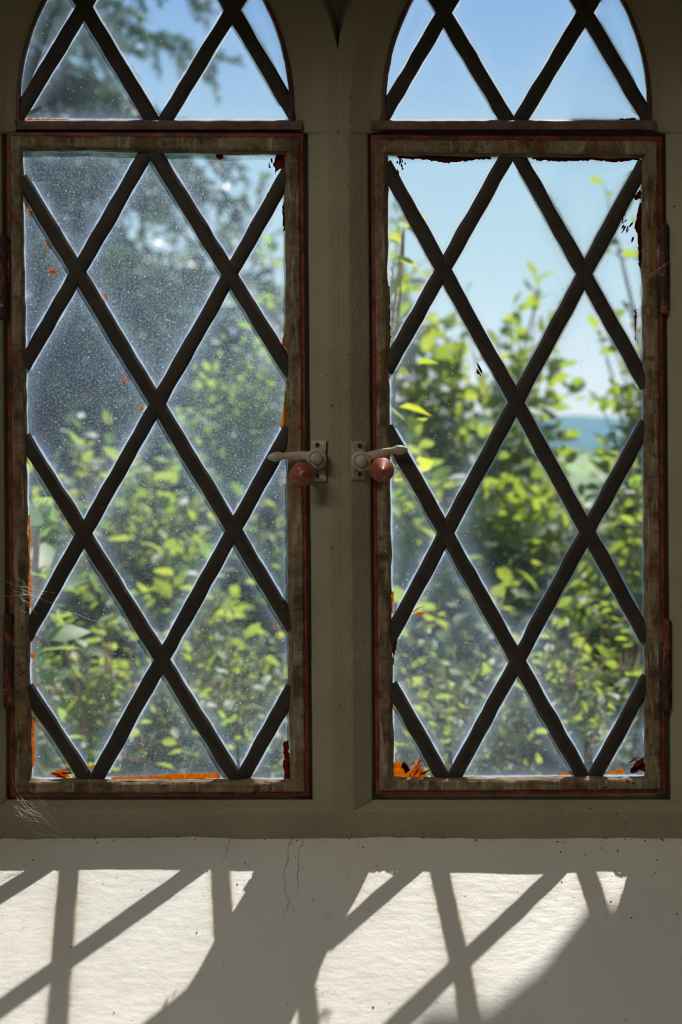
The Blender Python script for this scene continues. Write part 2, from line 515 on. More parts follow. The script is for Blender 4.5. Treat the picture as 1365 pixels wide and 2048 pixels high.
# ------------------------------------------------------------------ glazing helpers
def split_poly(poly, a, b):
    """cut a convex polygon [(x, y, tag)...] (tag = edge to next vertex) by the line a-b; both halves"""
    nx, ny = b[1] - a[1], a[0] - b[0]
    sd_ = [(p[0] - a[0]) * nx + (p[1] - a[1]) * ny for p in poly]
    if min(sd_) > -1e-6 or max(sd_) < 1e-6: return [poly]
    L, Rr = [], []
    n = len(poly)
    for i in range(n):
        p, q = poly[i], poly[(i + 1) % n]; s, t = sd_[i], sd_[(i + 1) % n]
        (L if s > 0 else Rr).append(p)
        if (s > 0) != (t > 0):
            u = s / (s - t); c = (p[0] + (q[0] - p[0]) * u, p[1] + (q[1] - p[1]) * u)
            if s > 0: L.append((*c, 'bar')); Rr.append((*c, p[2]))
            else: Rr.append((*c, 'bar')); L.append((*c, p[2]))
    return [L, Rr]

def edist(p, poly):
    out = []
    n = len(poly)
    for i in range(n):
        a, b = poly[i], poly[(i + 1) % n]
        ln = math.hypot(b[0] - a[0], b[1] - a[1]) or 1e-9
        d = abs((b[0] - a[0]) * (a[1] - p[1]) - (a[0] - p[0]) * (b[1] - a[1])) / ln
        out.append(d - (15.0 if a[2] == 'bar' else 3.0))
    return out

def inner_centre(poly):
    c = [sum(p[0] for p in poly) / len(poly), sum(p[1] for p in poly) / len(poly)]
    step = 40.0; best = min(edist(c, poly))
    while step > 0.5:
        moved = False
        for k in range(12):
            q = [c[0] + math.cos(k * math.pi / 6) * step, c[1] + math.sin(k * math.pi / 6) * step]
            if not inside(q, poly): continue
            v = min(edist(q, poly))
            if v > best + 1e-4: best, c, moved = v, q, True
        if not moved: step *= 0.5
    return c

def inside(p, poly):
    sg = 0
    for i in range(len(poly)):
        a, b = poly[i], poly[(i + 1) % len(poly)]
        cr_ = (b[0] - a[0]) * (p[1] - a[1]) - (b[1] - a[1]) * (p[0] - a[0])
        if abs(cr_) < 1e-9: continue
        if sg == 0: sg = 1 if cr_ > 0 else -1
        elif (cr_ > 0) != (sg > 0): return False
    return True

def add_panes(root, outline, bars, mat):
    polys = [[(x, y, 'frame') for x, y in outline]]
    for a, b in bars:
        polys = [q for p in polys for q in split_poly(p, a, b)]
    for poly in polys:
        area = 0.5 * abs(sum(p[0] * q[1] - q[0] * p[1] for p, q in zip(poly, poly[1:] + poly[:1])))
        if len(poly) < 3 or area < 500: continue
        c = inner_centre(poly); dc = edist(c, poly)
        mb = MB(); att = []
        n = len(poly)
        mb.v = [P(p[0], p[1], 0.0) for p in poly] + [P(c[0], c[1], 0.0)] + [P(p[0], p[1], -0.002) for p in poly]
        dmin = min(dc)
        for i in range(n):
            j = (i + 1) % n; ins = -15.0 if poly[i][2] == 'bar' else -3.0
            mb.f.append([i, j, n]); mb.m.append(0); att += [ins, ins, dc[i]]
        mb.f.append([n + 1 + i for i in range(n)]); mb.m.append(1); att += [50.0] * n
        for i in range(n):
            j = (i + 1) % n
            mb.f.append([i, n + 1 + i, n + 1 + j, j]); mb.m.append(1); att += [50.0] * 4
        o = mb.build('glass_pane', [mat, M_CLEAR], root)
        at = o.data.attributes.new('edge_dist', 'FLOAT', 'CORNER')
        at.data.foreach_set('value', att)

def bar_mesh(a, b, w=29.5, e_f=0.0034, e_b=-0.0026, ext=13):
    mb = MB(); A = Vector(a); B = Vector(b)
    t = (B - A).normalized(); A = A - t * ext; B = B + t * ext
    ln = (B - A).length; nn = Vector((-t.y, t.x))
    m = max(4, int(ln / 14)); rings = []
    for i in range(m + 1):
        c = A + t * (ln * i / m)
        w1 = w * (1 + 0.10 * noise.noise(Vector((c.x * 0.02, c.y * 0.02, a[0] * 0.1))))
        off = 1.6 * noise.noise(Vector((c.x * 0.03, c.y * 0.03, 5 + a[1] * 0.1)))
        prof = ((-0.5, 0.0005), (-0.46, e_f * 0.55), (-0.30, e_f * 0.95), (0, e_f * 1.03), (0.30, e_f * 0.95), (0.46, e_f * 0.55), (0.5, 0.0005), (0.40, e_b), (-0.40, e_b))
        rings.append([P(c.x + nn.x * (u * w1 + off), c.y + nn.y * (u * w1 + off), e) for u, e in prof])
    for r0, r1 in zip(rings, rings[1:]): mb.strip(r0, r1)
    mb.f.append([0, 1, 2, 3, 4, 5, 6, 7, 8]); mb.m.append(0)
    k = len(mb.v) - 9; mb.f.append([k + i for i in range(9)][::-1]); mb.m.append(0)
    return mb

def frame_mesh(outer, inner):
    """four mitred members between two four-sided outlines (TL, TR, BR, BL)"""
    def loop(t, e, amp, seed):
        pts = []
        for s in range(4):
            n = 26 if s % 2 == 0 else 56
            for i in range(n):
                u = i / n
                fe = 1.0
                if s % 2 == 1: fe = 0.70 + 0.30 * max(0.0, 1 - min(u, 1 - u) / 0.04)
                o = Vector(outer[s]).lerp(Vector(outer[(s + 1) % 4]), u)
                q = Vector(inner[s]).lerp(Vector(inner[(s + 1) % 4]), u)
                p = o.lerp(q, t)
                p += Vector((noise.noise(Vector((p.x * 0.025, p.y * 0.025, seed))), noise.noise(Vector((p.x * 0.025, p.y * 0.025, seed + 9))))) * amp
                pts.append(P(p.x, p.y, (e * fe if e > 0 else e) + noise.noise(Vector((p.x * 0.02, p.y * 0.02, seed + 3))) * 0.0004 * (1 if e > 0 else 0)))
        return pts
    fr, rim, put = MB(), MB(), MB()
    L = [loop(0.0, -0.004, 0.8, 1), loop(0.0, 0.0048, 0.8, 1), loop(0.03, 0.0058, 0.9, 2), loop(0.19, 0.0060, 1.5, 3), loop(0.21, 0.0056, 1.5, 3)]
    for a, b in zip(L, L[1:]): rim.strip(a, b)
    G = [loop(0.20, 0.0050, 1.5, 3), loop(0.23, 0.0074, 1.6, 3), loop(0.30, 0.0086, 1.2, 4), loop(0.68, 0.0088, 1.2, 5), loop(0.80, 0.0078, 1.5, 6), loop(0.83, 0.005, 1.5, 6), loop(0.83, -0.004, 1.5, 6), loop(0.01, -0.004, 0.8, 1)]
    for a, b in zip(G, G[1:]): fr.strip(a, b)
    H = [loop(0.80, 0.0068, 1.5, 6), loop(0.85, 0.0062, 2.4, 7), loop(0.96, 0.0040, 3.0, 8), loop(1.0, 0.0022, 3.6, 8), loop(1.0, -0.003, 3.6, 8)]
    for a, b in zip(H, H[1:]): put.strip(a, b)
    return fr, rim, put

def smear(root, pts, mat, e=0.0012, jag=2.2, name='paint_smear'):
    """dab of paint on the glass with a ragged outline (px points)"""
    out = []
    n = len(pts)
    for i in range(n):
        a, b = Vector(pts[i]), Vector(pts[(i + 1) % n])
        m = max(2, int((b - a).length / 4))
        for k in range(m):
            p = a.lerp(b, k / m)
            p += Vector((noise.noise(Vector((p.x * 0.17, p.y * 0.17, 1.0))), noise.noise(Vector((p.x * 0.17, p.y * 0.17, 8.0))))) * jag * 1.7
            out.append(p)
    mb = MB()
    f_ = [P(p.x, p.y, e) for p in out]; b_ = [P(p.x, p.y, e - 0.0009) for p in out]
    o = len(out)
    mb.v = f_ + b_
    mb.f = [list(range(o)), list(range(o, 2 * o))[::-1]] + [[i, (i + 1) % o, o + (i + 1) % o, o + i] for i in range(o)]
    mb.m = [0] * len(mb.f)
    return mb.build(name, mat, root)

def streaks(root, x0, y0, x1, y1, n, ln, ang, mat, seed):
    """brushed flecks of paint: many short strokes, one part"""
    rr = random.Random(seed); mb = MB()
    for _ in range(n):
        x, y = rr.uniform(x0, x1), rr.uniform(y0, y1); l = ln * rr.uniform(0.4, 1.2); a = ang + rr.gauss(0, 0.15); w = rr.uniform(0.7, 2.2)
        dx, dy = math.cos(a) * l / 2, math.sin(a) * l / 2; px, py = -math.sin(a) * w, math.cos(a) * w
        q = [(x - dx, y - dy), (x - dx * .3 + px, y - dy * .3 + py), (x + dx * .6 + px * .7, y + dy * .6 + py * .7), (x + dx, y + dy), (x + dx * .4 - px, y + dy * .4 - py), (x - dx * .5 - px, y - dy * .5 - py)]
        f_ = [P(u, v, 0.0012) for u, v in q] + [P(u, v, 0.0004) for u, v in q]
        mb.add(f_, [tuple(range(6)), tuple(range(11, 5, -1))] + [(i, (i + 1) % 6, 6 + (i + 1) % 6, 6 + i) for i in range(6)])
    return mb.build('paint_flecks', mat, root)

def hinge(root, x, y0, y1, r=8.5):
    mb = MB(); n = 26; pts, rad = [], []
    for i in range(n + 1):
        u = i / n; y = y0 + (y1 - y0) * u
        g = 1.0
        for c in (0.36, 0.68):
            g -= 0.30 * math.exp(-((u - c) / 0.012) ** 2)
        if u < 0.02 or u > 0.98: g *= 0.8
        pts.append(P(x + (y - 930) * 0.0072 * 0 + nz((y * 0.01, x, 0), 1.0) * 0.8, y, 0.0068)); rad.append(r * K * g)
    mb.tube(pts, rad, 12)
    a, b = P(x - 13, y0 + 6, 0.0060), P(x + 13, y1 - 6, 0.0035)
    mb.box((min(a.x, b.x), a.y, min(a.z, b.z)), (max(a.x, b.x), b.y, max(a.z, b.z)))
    o = mb.build('hinge', M_HINGE, root, True); o['label'] = 'rusty red barrel hinge'
    return o

# ------------------------------------------------------------------ the two casements
CAS = [
 dict(label='left opening casement with very dusty lattice glass and orange smears', outer=[(13, 264), (607, 266), (619, 1592), (21, 1594)], inner=[(46, 301), (569, 311), (580, 1558), (64, 1557)],
      bars=[((296, 300), (54, 722)), ((306, 300), (580, 742)), ((48, 366), (580, 1245)), ((572, 352), (57, 1264)), ((54, 884), (478, 1566)), ((574, 868), (188, 1566)), ((60, 1385), (180, 1568)), ((580, 1386), (478, 1568))],
      base=0.066, grain=1.0, zones=[(-0.17, 1.68, 0.30, 0.15), (-0.07, 1.53, 0.22, 0.04), (-0.10, 1.22, 0.15, 0.05)], hinges=[(7, 470, 640), (16, 1228, 1418)]),
 dict(label='right opening casement with clearer upper panes and bottom corner orange dab', outer=[(742, 270), (1325, 273), (1332, 1587), (752, 1590)], inner=[(775, 312), (1283, 317), (1291, 1552), (788, 1554)],
      bars=[((1019, 306), (778, 731)), ((1034, 306), (1288, 762)), ((776, 338), (1290, 1270)), ((1284, 335), (782, 1272)), ((779, 866), (1174, 1566)), ((1288, 856), (902, 1566)), ((788, 1380), (894, 1566)), ((1292, 1366), (1182, 1566))],
      base=0.030, grain=0.6, zones=[(0.06, 1.36, 0.20, 0.07), (0.16, 1.24, 0.18, 0.06)], hinges=[(1328, 446, 628), (1333, 1238, 1422)]),
]
roots = []
for k, c in enumerate(CAS):
    o_, i_ = c['outer'], c['inner']
    root = thing('window_casement', c['label'], 'window', P((o_[3][0] + o_[2][0]) / 2, o_[3][1], 0.0), 'opening casements under the arches')
    roots.append(root)
    fr, rim, put = frame_mesh(o_, i_)
    fr.build('frame', M_FRAME, root, True)
    q = rim.build('frame_edge', M_RED, root, True); q['label'] = 'red painted outer edge'
    q = put.build('putty', M_PUTTY, root, True); q['label'] = 'dirty putty bead round the glass'
    mat = m_glass('dusty_glass' if k == 0 else 'hazy_glass', c['zones'], c['base'], c['grain'])
    pts = [(i_[0][0] - 3, i_[0][1] - 3), (i_[1][0] + 3, i_[1][1] - 3), (i_[2][0] + 3, i_[2][1] + 3), (i_[3][0] - 3, i_[3][1] + 3)]
    add_panes(root, pts, c['bars'], mat)
    for j, (a, b) in enumerate(c['bars']):
        bar_mesh(a, b, e_f=0.0034 + 0.0006 * (a[0] < b[0])).build('glazing_bar', M_BAR, root)
    for h in c['hinges']: hinge(root, *h)

L, Rt = roots
# paint on the left casement's glass
for pts in ([(572, 648), (580, 650), (580, 700), (571, 694), (563, 692)], [(573, 780), (582, 780), (582, 862), (566, 865), (562, 852), (567, 815)],
            [(576, 1095), (582, 1095), (582, 1185), (577, 1180)], [(577, 1270), (582, 1265), (582, 1315), (578, 1310)], [(222, 1554), (300, 1552), (306, 1559), (225, 1559)], [(300, 1552), (340, 1548), (436, 1546), (441, 1557), (380, 1558), (300, 1559)],
            [(62, 1432), (70, 1436), (68, 1475), (70, 1520), (66, 1535), (62, 1535)], [(56, 1030), (60, 1030), (63, 1215), (58, 1215)],
            [(102, 1546), (118, 1540), (132, 1542), (140, 1556), (112, 1555)], [(180, 1548), (190, 1538), (202, 1530), (196, 1550), (186, 1556)], [(62, 1306), (69, 1308), (68, 1318), (62, 1316)], [(50, 405), (55, 408), (53, 425), (49, 424)], [(58, 420), (66, 424), (66, 436), (60, 432)]):
    q = smear(L, pts, M_ORANGE, jag=1.3); q['label'] = 'orange paint smear'
for pts in ([(568, 1482), (577, 1480), (582, 1560), (568, 1560), (570, 1545), (567, 1515)], [(432, 306), (448, 306), (446, 315), (440, 319), (434, 316)], [(552, 308), (572, 308), (572, 340), (560, 338), (553, 345), (547, 330)], [(565, 410), (570, 400), (571, 460), (567, 462)]):
    q = smear(L, pts, M_RUST); q['label'] = 'dark red paint drip'
for (x0, y0, x1, y1, n, ln, ang, sd_) in ((246, 748, 258, 768, 6, 14, 1.0, 1), (270, 812, 292, 830, 9, 9, 2.2, 2), (100, 1538, 136, 1556, 10, 26, 0.1, 3), (178, 1530, 202, 1552, 8, 18, -0.7, 4),
                                           (200, 590, 214, 612, 5, 18, 1.0, 5), (98, 525, 112, 550, 5, 14, 0.9, 6), (548, 1245, 560, 1270, 5, 14, 1.3, 7), (70, 440, 120, 500, 6, 22, 1.05, 17)):
    streaks(L, x0, y0, x1, y1, n, ln, ang, M_ORANGE, sd_)
streaks(L, 535, 375, 560, 430, 9, 12, 1.9, M_RUST, 8); streaks(L, 538, 316, 560, 350, 14, 10, 1.5, M_RUST, 9)
# paint on the right casement's glass
for pts in ([(786, 1526), (800, 1522), (812, 1530), (822, 1546), (822, 1558), (786, 1556)], [(820, 1545), (833, 1532), (838, 1514), (841, 1518), (840, 1534), (852, 1544), (858, 1558), (818, 1556)], [(1116, 1546), (1140, 1543), (1142, 1549), (1120, 1550)], [(783, 1180), (788, 1185), (787, 1225), (783, 1225)], [(1214, 1544), (1246, 1538), (1250, 1546), (1216, 1549)]):
    q = smear(Rt, pts, M_ORANGE); q['label'] = 'orange paint smear'
for pts in ([(786, 1262), (797, 1258), (792, 1290), (788, 1330), (785, 1330)], [(1274, 1522), (1290, 1512), (1293, 1545), (1280, 1540), (1266, 1548), (1262, 1540)], [(790, 310), (980, 312), (984, 318), (930, 322), (890, 327), (860, 320), (800, 317)], [(1062, 312), (1280, 314), (1280, 320), (1225, 325), (1190, 320), (1130, 323), (1066, 320)],
            [(1279, 408), (1286, 400), (1286, 540), (1279, 536), (1277, 480), (1270, 456)], [(776, 572), (780, 572), (782, 690), (777, 690)], [(1266, 395), (1282, 378), (1284, 398), (1272, 400)], [(1270, 622), (1273, 618), (1273, 680), (1271, 682)], [(806, 1524), (814, 1526), (820, 1540), (812, 1545), (804, 1534)]):
    q = smear(Rt, pts, M_RUST); q['label'] = 'dark red paint drip'
streaks(Rt, 792, 318, 812, 348, 14, 9, 1.4, M_RUST, 10); streaks(Rt, 1246, 430, 1266, 480, 12, 13, 2.1, M_RUST, 11)
streaks(Rt, 955, 725, 968, 750, 5, 22, 1.0, M_RUST, 12); streaks(Rt, 824, 1516, 856, 1552, 14, 24, -0.5, M_ORANGE, 13); streaks(Rt, 1264, 1515, 1288, 1545, 12, 18, -0.5, M_RUST, 14)
streaks(Rt, 828, 1215, 842, 1232, 4, 20, -0.5, M_ORANGE, 15)

# ------------------------------------------------------------------ fixed pointed lights above
def arch_outline(xl, xr, R0, off=0.0, n=22):
    xm = (xl + xr) / 2; cxr, cxl = xr - R0, xl + R0; Rr = R0 + off; out = []
    a_end = math.acos((xm - cxr) / Rr)
    for i in range(n + 1):
        a = a_end * i / n; out.append((shear(cxr + Rr * math.cos(a), 215), 215 - Rr * math.sin(a)))
    for i in range(n - 1, -1, -1):
        a = a_end * i / n; out.append((shear(cxl - Rr * math.cos(a), 215), 215 - Rr * math.sin(a)))
    return out

UP = [
 dict(label='left pointed fixed light, bluish glass with conifer boughs behind', xl=38, xr=582, base=0.035, rail=(34, 604),
      bars=[((26, 249), (300, -205)), ((311, 250), (44, -195)), ((325, 250), (590, -185)), ((597, 244), (330, -210))], zones=[(-0.2, 1.84, 0.12, 0.04)]),
 dict(label='right pointed fixed light, almost clear glass against blue sky', xl=770, xr=1298, base=0.028, rail=(742, 1312),
      bars=[((757, 250), (1030, -215)), ((1021, 250), (752, -205)), ((1035, 250), (1300, -190)), ((1304, 250), (1040, -200))], zones=[(0.15, 1.83, 0.14, 0.05)]),
]
for c in UP:
    root = thing('arched_light', c['label'], 'window', P((c['xl'] + c['xr']) / 2, 250, 0), 'pointed lights over the casements')
    xl, xr = c['xl'], c['xr']
    ol = [(xl - 2, 243)] + [(xr + 2, 243)] + arch_outline(xl, xr, 455, 2)
    add_panes(root, ol, c['bars'], m_glass('upper_glass', c['zones'], c['base'], 0.5))
    for a, b in c['bars']: bar_mesh(a, b, e_f=0.0036, ext=0).build('glazing_bar', M_BAR, root)
    # bottom rail
    mb = MB(); r0, r1 = c['rail']; rings = []
    for i in range(41):
        x = r0 + (r1 - r0) * i / 40
        w = noise.noise(Vector((x * 0.03, 2, 0))) * 1.5
        rings.append([P(x, y + w * (1 if y < 245 else 0.4), e) for y, e in ((240, -0.004), (240, 0.003), (242, 0.0072), (250, 0.0086), (258, 0.0078), (261, 0.004), (262, -0.001), (280, -0.002), (280, -0.0045))])
    for a, b in zip(rings, rings[1:]): mb.strip(a, b)
    mb.f.append(list(range(9))); mb.m.append(0); kk = len(mb.v) - 9; mb.f.append([kk + i for i in range(9)]); mb.m.append(0)
    mb.build('bottom_rail', M_RAIL, root)
    # thin red edge strip that follows the arch
    mb = MB()
    a0 = [(xr, 243), (xr, 229)] + arch_outline(xl, xr, 455, 0, 40) + [(xl, 229), (xl, 243)]
    i0 = [(xr - 4, 243), (xr - 4, 229)] + arch_outline(xl, xr, 455, -3.0, 40) + [(xl + 4, 229), (xl + 4, 243)]
    def lp(ps, e, amp): return [P(p[0] + noise.noise(Vector((p[0] * .05, p[1] * .05, 3))) * amp, p[1], e) for p in ps]
    o_ = [(p[0] + (6 if p[0] > (xl + xr) / 2 else -6), p[1]) for p in a0]
    LL = [lp(o_, -0.003, 0), lp(o_, 0.005, 0), lp(a0, 0.0055, 0.5), lp(i0, 0.0035, 1.6), lp(i0, -0.003, 1.6)]
    for a, b in zip(LL, LL[1:]): mb.strip(a, b, 0, False)
    q = mb.build('edge_strip', M_EDGE, root, True); q['label'] = 'thin dark red edge along the arch'
    sm = smear(root, [(xl + 4, 238), (xl + 60, 237), (xl + 100, 239), (xl + 100, 243), (xl + 4, 243)] if xl < 400 else [(xr - 60, 238), (xr - 25, 236), (xr - 25, 243), (xr - 60, 243)], M_ORANGE if xl < 400 else M_RUST, jag=1.4)

# ------------------------------------------------------------------ latches on the mullion
def latch(label, px, hub, tip, knob, mirror):
    root = thing('window_latch', label, 'latch', P(px[0], (px[2] + px[3]) / 2, 0.010), 'latches on the mullion')
    # back plate follows the chamfer of the mullion
    mb = MB(); x0, x1, y0, y1 = px
    def pe(x):   # chamfer depth
        d = abs(x - 676.5); t = max(0.0, min(1.0, (62 - d) / 40)); return 0.0062 + 0.0082 * t
    nx, ny = 6, 12; front, backv = [], []
    for j in range(ny + 1):
        for i in range(nx + 1):
            x = x0 + (x1 - x0) * i / nx; y = y0 + (y1 - y0) * j / ny
            waist = 1 - 0.10 * math.sin(math.pi * j / ny)
            xx = (x0 + x1) / 2 + (x - (x0 + x1) / 2) * waist + nz((x, y, 1), 0.1) * 1.0
            edge = 0.0 if 0 < i < nx and 0 < j < ny else -0.0008
            front.append(P(xx, y, pe(xx) + 0.0030 + edge)); backv.append(P(xx, y, pe(xx) - 0.003))
    fs = [(j*(nx+1)+i, j*(nx+1)+i+1, (j+1)*(nx+1)+i+1, (j+1)*(nx+1)+i) for j in range(ny) for i in range(nx)]
    mb.add(front, fs); mb.add(backv, fs)
    per = [i for i in range(nx+1)] + [j*(nx+1)+nx for j in range(1, ny+1)] + [ny*(nx+1)+i for i in range(nx-1, -1, -1)] + [j*(nx+1) for j in range(ny-1, 0, -1)]
    mb.strip([front[i] for i in per], [backv[i] for i in per])
    pl = mb.build('back_plate', M_LATCH, root)
    for sy in (y0 + 9, y1 - 10):
        s_ = MB(); cx = (x0 + x1) / 2 + (2 if mirror else -2)
        s_.lathe(cx, sy, [(4.6, pe(cx) + 0.001), (4.6, pe(cx) + 0.0036), (3.4, pe(cx) + 0.0042), (0.5, pe(cx) + 0.0044)], 12)
        s_.build('screw', M_HINGE, pl)
    hb = MB(); e0 = pe(hub[0]) + 0.001
    hb.lathe(hub[0], hub[1], [(19, e0), (20, e0 + 0.004), (20, 0.0205), (18.5, 0.0230), (13.5, 0.0237), (12.5, 0.0227), (11.5, 0.0235), (11.0, 0.0280), (9.0, 0.0297), (4, 0.0303), (0.5, 0.0304)], 30, wob=0.02)
    hb.build('pivot', M_LATCH, root, True)
    ar = MB(); s = -1 if not mirror else 1
    hx, hy = hub; tx, ty = tip
    pts, rad = [], []
    for i in range(19):
        u = i / 18
        x = hx + (tx - hx) * u
        y = hy + (ty - hy) * u - math.sin(u * math.pi) * (5 if mirror else 4) + (1 - u) * (-3)
        if u < 0.70: r = 11.5 - 5.0 * (u / 0.70)
        elif u < 0.76: r = 6.5 + 4.5 * (u - 0.70) / 0.06
        else: r = 11.0 - 3.0 * (u - 0.76) / 0.24
        if i == 18: r = 3.0
        if i == 17: r = 6.5
        e = 0.0180 - 0.004 * math.sin(u * 1.5)
        pts.append(P(x, y, e)); rad.append(r * K * 0.92)
    ar.tube(pts, rad, 12, 0, 0.62)
    ar.build('lever_arm', M_LATCH, root, True)
    kb = MB(); kx, ky = knob
    kb.lathe(kx, ky, [(6, 0.0095), (6, 0.0275), (9, 0.0285), (21.5, 0.0300), (23.4, 0.0308), (23.9, 0.0318), (23.7, 0.0328), (22.9, 0.0334), (22.3, 0.0337), (17, 0.0362), (10, 0.0396), (4.5, 0.0424), (2.6, 0.0436), (1.2, 0.0444), (0.3, 0.0446)], 40, wob=0.015)
    q = kb.build('knob', M_KNOB, root, True); q['label'] = 'conical red painted knob'
    # the neck that ties the knob to the pivot
    nb = MB(); nb.tube([P(hub[0], hub[1] + 6, 0.0175), P((hub[0] + kx) / 2, (hub[1] + ky) / 2 + 5, 0.0180), P(kx, ky, 0.0175)], [7 * K, 6.5 * K, 7 * K], 10, 0, 0.6)
    nb.build('knob_neck', M_LATCH, root, True)
latch('white latch with red knob on the left of the mullion, lever pointing left', (622, 653, 881, 962), (634, 917), (536, 916), (608.5, 947), False)
latch('white latch with red knob on the right of the mullion, lever raised right', (702, 733, 882, 959), (722, 922), (816, 899), (763, 940), True)

# ------------------------------------------------------------------ cobwebs
def web(label, strands, seed, r=0.00008):
    rr = random.Random(seed); mb = MB()
    c = strands[0][0]
    for s in strands:
        pts = []
        for (a, b) in zip(s, s[1:]):
            a = (a[0], a[1], a[2] * 0.55); b = (b[0], b[1], b[2] * 0.55); pa, pb = P(*a), P(*b)
            for i in range(6):
                u = i / 6; p = pa.lerp(pb, u)
                p += Vector((rr.gauss(0, 1), rr.gauss(0, 1), rr.gauss(0, 1))) * 0.0004
                p.z -= math.sin(u * math.pi) * (pb - pa).length * 0.03
                pts.append(p)
        pts.append(P(s[-1][0], s[-1][1], s[-1][2] * 0.55))
        mb.tube(pts, r * rr.uniform(0.6, 1.4), 4)
    root = bpy.data.objects
    o = mb.build('cobweb', M_WEB)
    # put the origin on the web
    off = P(*c)
    for v in o.data.vertices: v.co -= off
    o.location = off
    tag(o, label, 'cobweb', 'spider webs on the window')
rw = random.Random(3)
st = [[(24, 1560, .022), (52, 1610, .036), (82, 1632, .042)], [(22, 1605, .036), (70, 1648, .042), (115, 1672, .046), (146, 1684, .046)]]
for i in range(30):
    x, y = rw.uniform(10, 90), rw.uniform(1590, 1668); l = rw.uniform(12, 75); a = rw.gauss(0.62, 0.35)
    x2, y2 = x + math.cos(a) * l, y + math.sin(a) * l
    e = rw.uniform(0.037, 0.05)
    st.append([(x, y, e), ((x + x2) / 2 + rw.gauss(0, 4), (y + y2) / 2 + rw.gauss(0, 4), e), (x2, y2, min(0.05, e))])
web('tangled white cobweb hanging over the lower left corner above the sill', st, 1)
st = [[(0, 1191, .03), (60, 1188, .024), (90, 1187, .015)], [(22, 1142, .022), (48, 1165, .023), (60, 1184, .022)], [(10, 1160, .026), (60, 1178, .022), (110, 1186, .014)], [(60, 1186, .022), (30, 1170, .024), (12, 1165, .026)],
      [(114, 1217, .012), (150, 1226, .012), (195, 1244, .010), (214, 1256, .009)], [(40, 1196, .022), (62, 1206, .021)], [(25, 1180, .024), (60, 1190, .021), (118, 1208, .012)]]
for i in range(14):
    x, y = rw.uniform(14, 70), rw.uniform(1165, 1205); a = rw.gauss(0.5, 0.3); l = rw.uniform(15, 45)
    st.append([(x, y, .023), (x + math.cos(a) * l, y + math.sin(a) * l, .022)])
web('wispy cobweb threads across the left stile above the lower hinge', st, 2)
st = [[(1364, 503, .036), (1330, 530, .034), (1308, 550, .024), (1290, 566, .016), (1238, 608, .004)], [(1330, 528, .034), (1300, 552, .022), (1284, 572, .012)], [(1318, 543, .03), (1321, 551, .028), (1330, 548, .03)], [(1305, 545, .024), (1285, 550, .018)], [(1330, 530, .034), (1312, 541, .026), (1297, 553, .021)]]
web('thin cobweb strand crossing the upper right hinge', st, 3)

# ------------------------------------------------------------------ crumbs on the sill
mb = MB(); rc = random.Random(11)
for kk in range(330):
    if kk > 170: x = rc.uniform(-0.34, 0.34); e = E0 + abs(rc.gauss(0, 0.0012)) + 0.0006  # row added along the joint to stand in for its dark crack line
    elif rc.random() < 0.45: x = rc.gauss(0.28, 0.05); e = E0 + abs(rc.gauss(0, 0.05)) + 0.003
    else: x = rc.uniform(-0.33, 0.33); e = E0 + rc.uniform(0.003, 0.14)
    z = zs - TA * (e - E0) + nz((x, e, 0), 9) * 0.0015 + nz((x, e, 4), 30) * 0.0005
    r = rc.choice((0.0002, 0.0003, 0.0004, 0.0004, 0.0008))
    p = Vector((x, -e, z + r * 0.4)); vs = []
    for d in ((1,0,0),(-1,0,0),(0,1,0),(0,-1,0),(0,0,1),(0,0,-1)):
        vs.append(p + Vector(d) * r * rc.uniform(0.6, 1.6))
    mb.add(vs, [(0,2,4),(2,1,4),(1,3,4),(3,0,4),(2,0,5),(1,2,5),(3,1,5),(0,3,5)])
o = mb.build('debris', M_CRUMB)
tag(o, 'dark crumbs and dead specks on the sill, with a row added to darken its back joint', 'debris', kind='stuff')

# ------------------------------------------------------------------ outdoors
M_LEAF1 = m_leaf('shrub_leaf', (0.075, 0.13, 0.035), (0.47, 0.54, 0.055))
M_LEAF2 = m_leaf('pale_leaf', (0.09, 0.14, 0.05), (0.45, 0.58, 0.09))
M_LEAF3 = m_leaf('yellow_leaf', (0.09, 0.12, 0.03), (0.66, 0.66, 0.04))
M_NEEDLE = m_leaf('conifer_needles', (0.035, 0.065, 0.035), (0.08, 0.14, 0.04), 0.5)
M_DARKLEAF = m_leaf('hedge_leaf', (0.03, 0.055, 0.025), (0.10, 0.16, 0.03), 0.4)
M_GRASS = m_simple('rough_grass', (0.06, 0.10, 0.03), 0.9, 0.1, 3, 0.4)

def leaf(mb, p, d, up, ln, wd, fold=0.18, curl=0.12):
    d = d.normalized(); s = d.cross(up)
    if s.length < 1e-3: s = d.cross(Vector((1, 0, 0)))
    s.normalize(); n = s.cross(d).normalized()
    def q(u, w, h): return p + d * (u * ln) + s * (w * wd) + n * (h * ln)
    vs = [q(0, 0, 0), q(.28, -.42, fold*.35), q(.28, 0, 0.02), q(.28, .42, fold*.35), q(.62, -.40, fold*.3 - curl*.3), q(.62, 0, -curl*.25), q(.62, .40, fold*.3 - curl*.3), q(1, 0, -curl)]
    mb.add(vs, [(0,2,1),(0,3,2),(1,2,5,4),(2,3,6,5),(4,5,7),(5,6,7)])

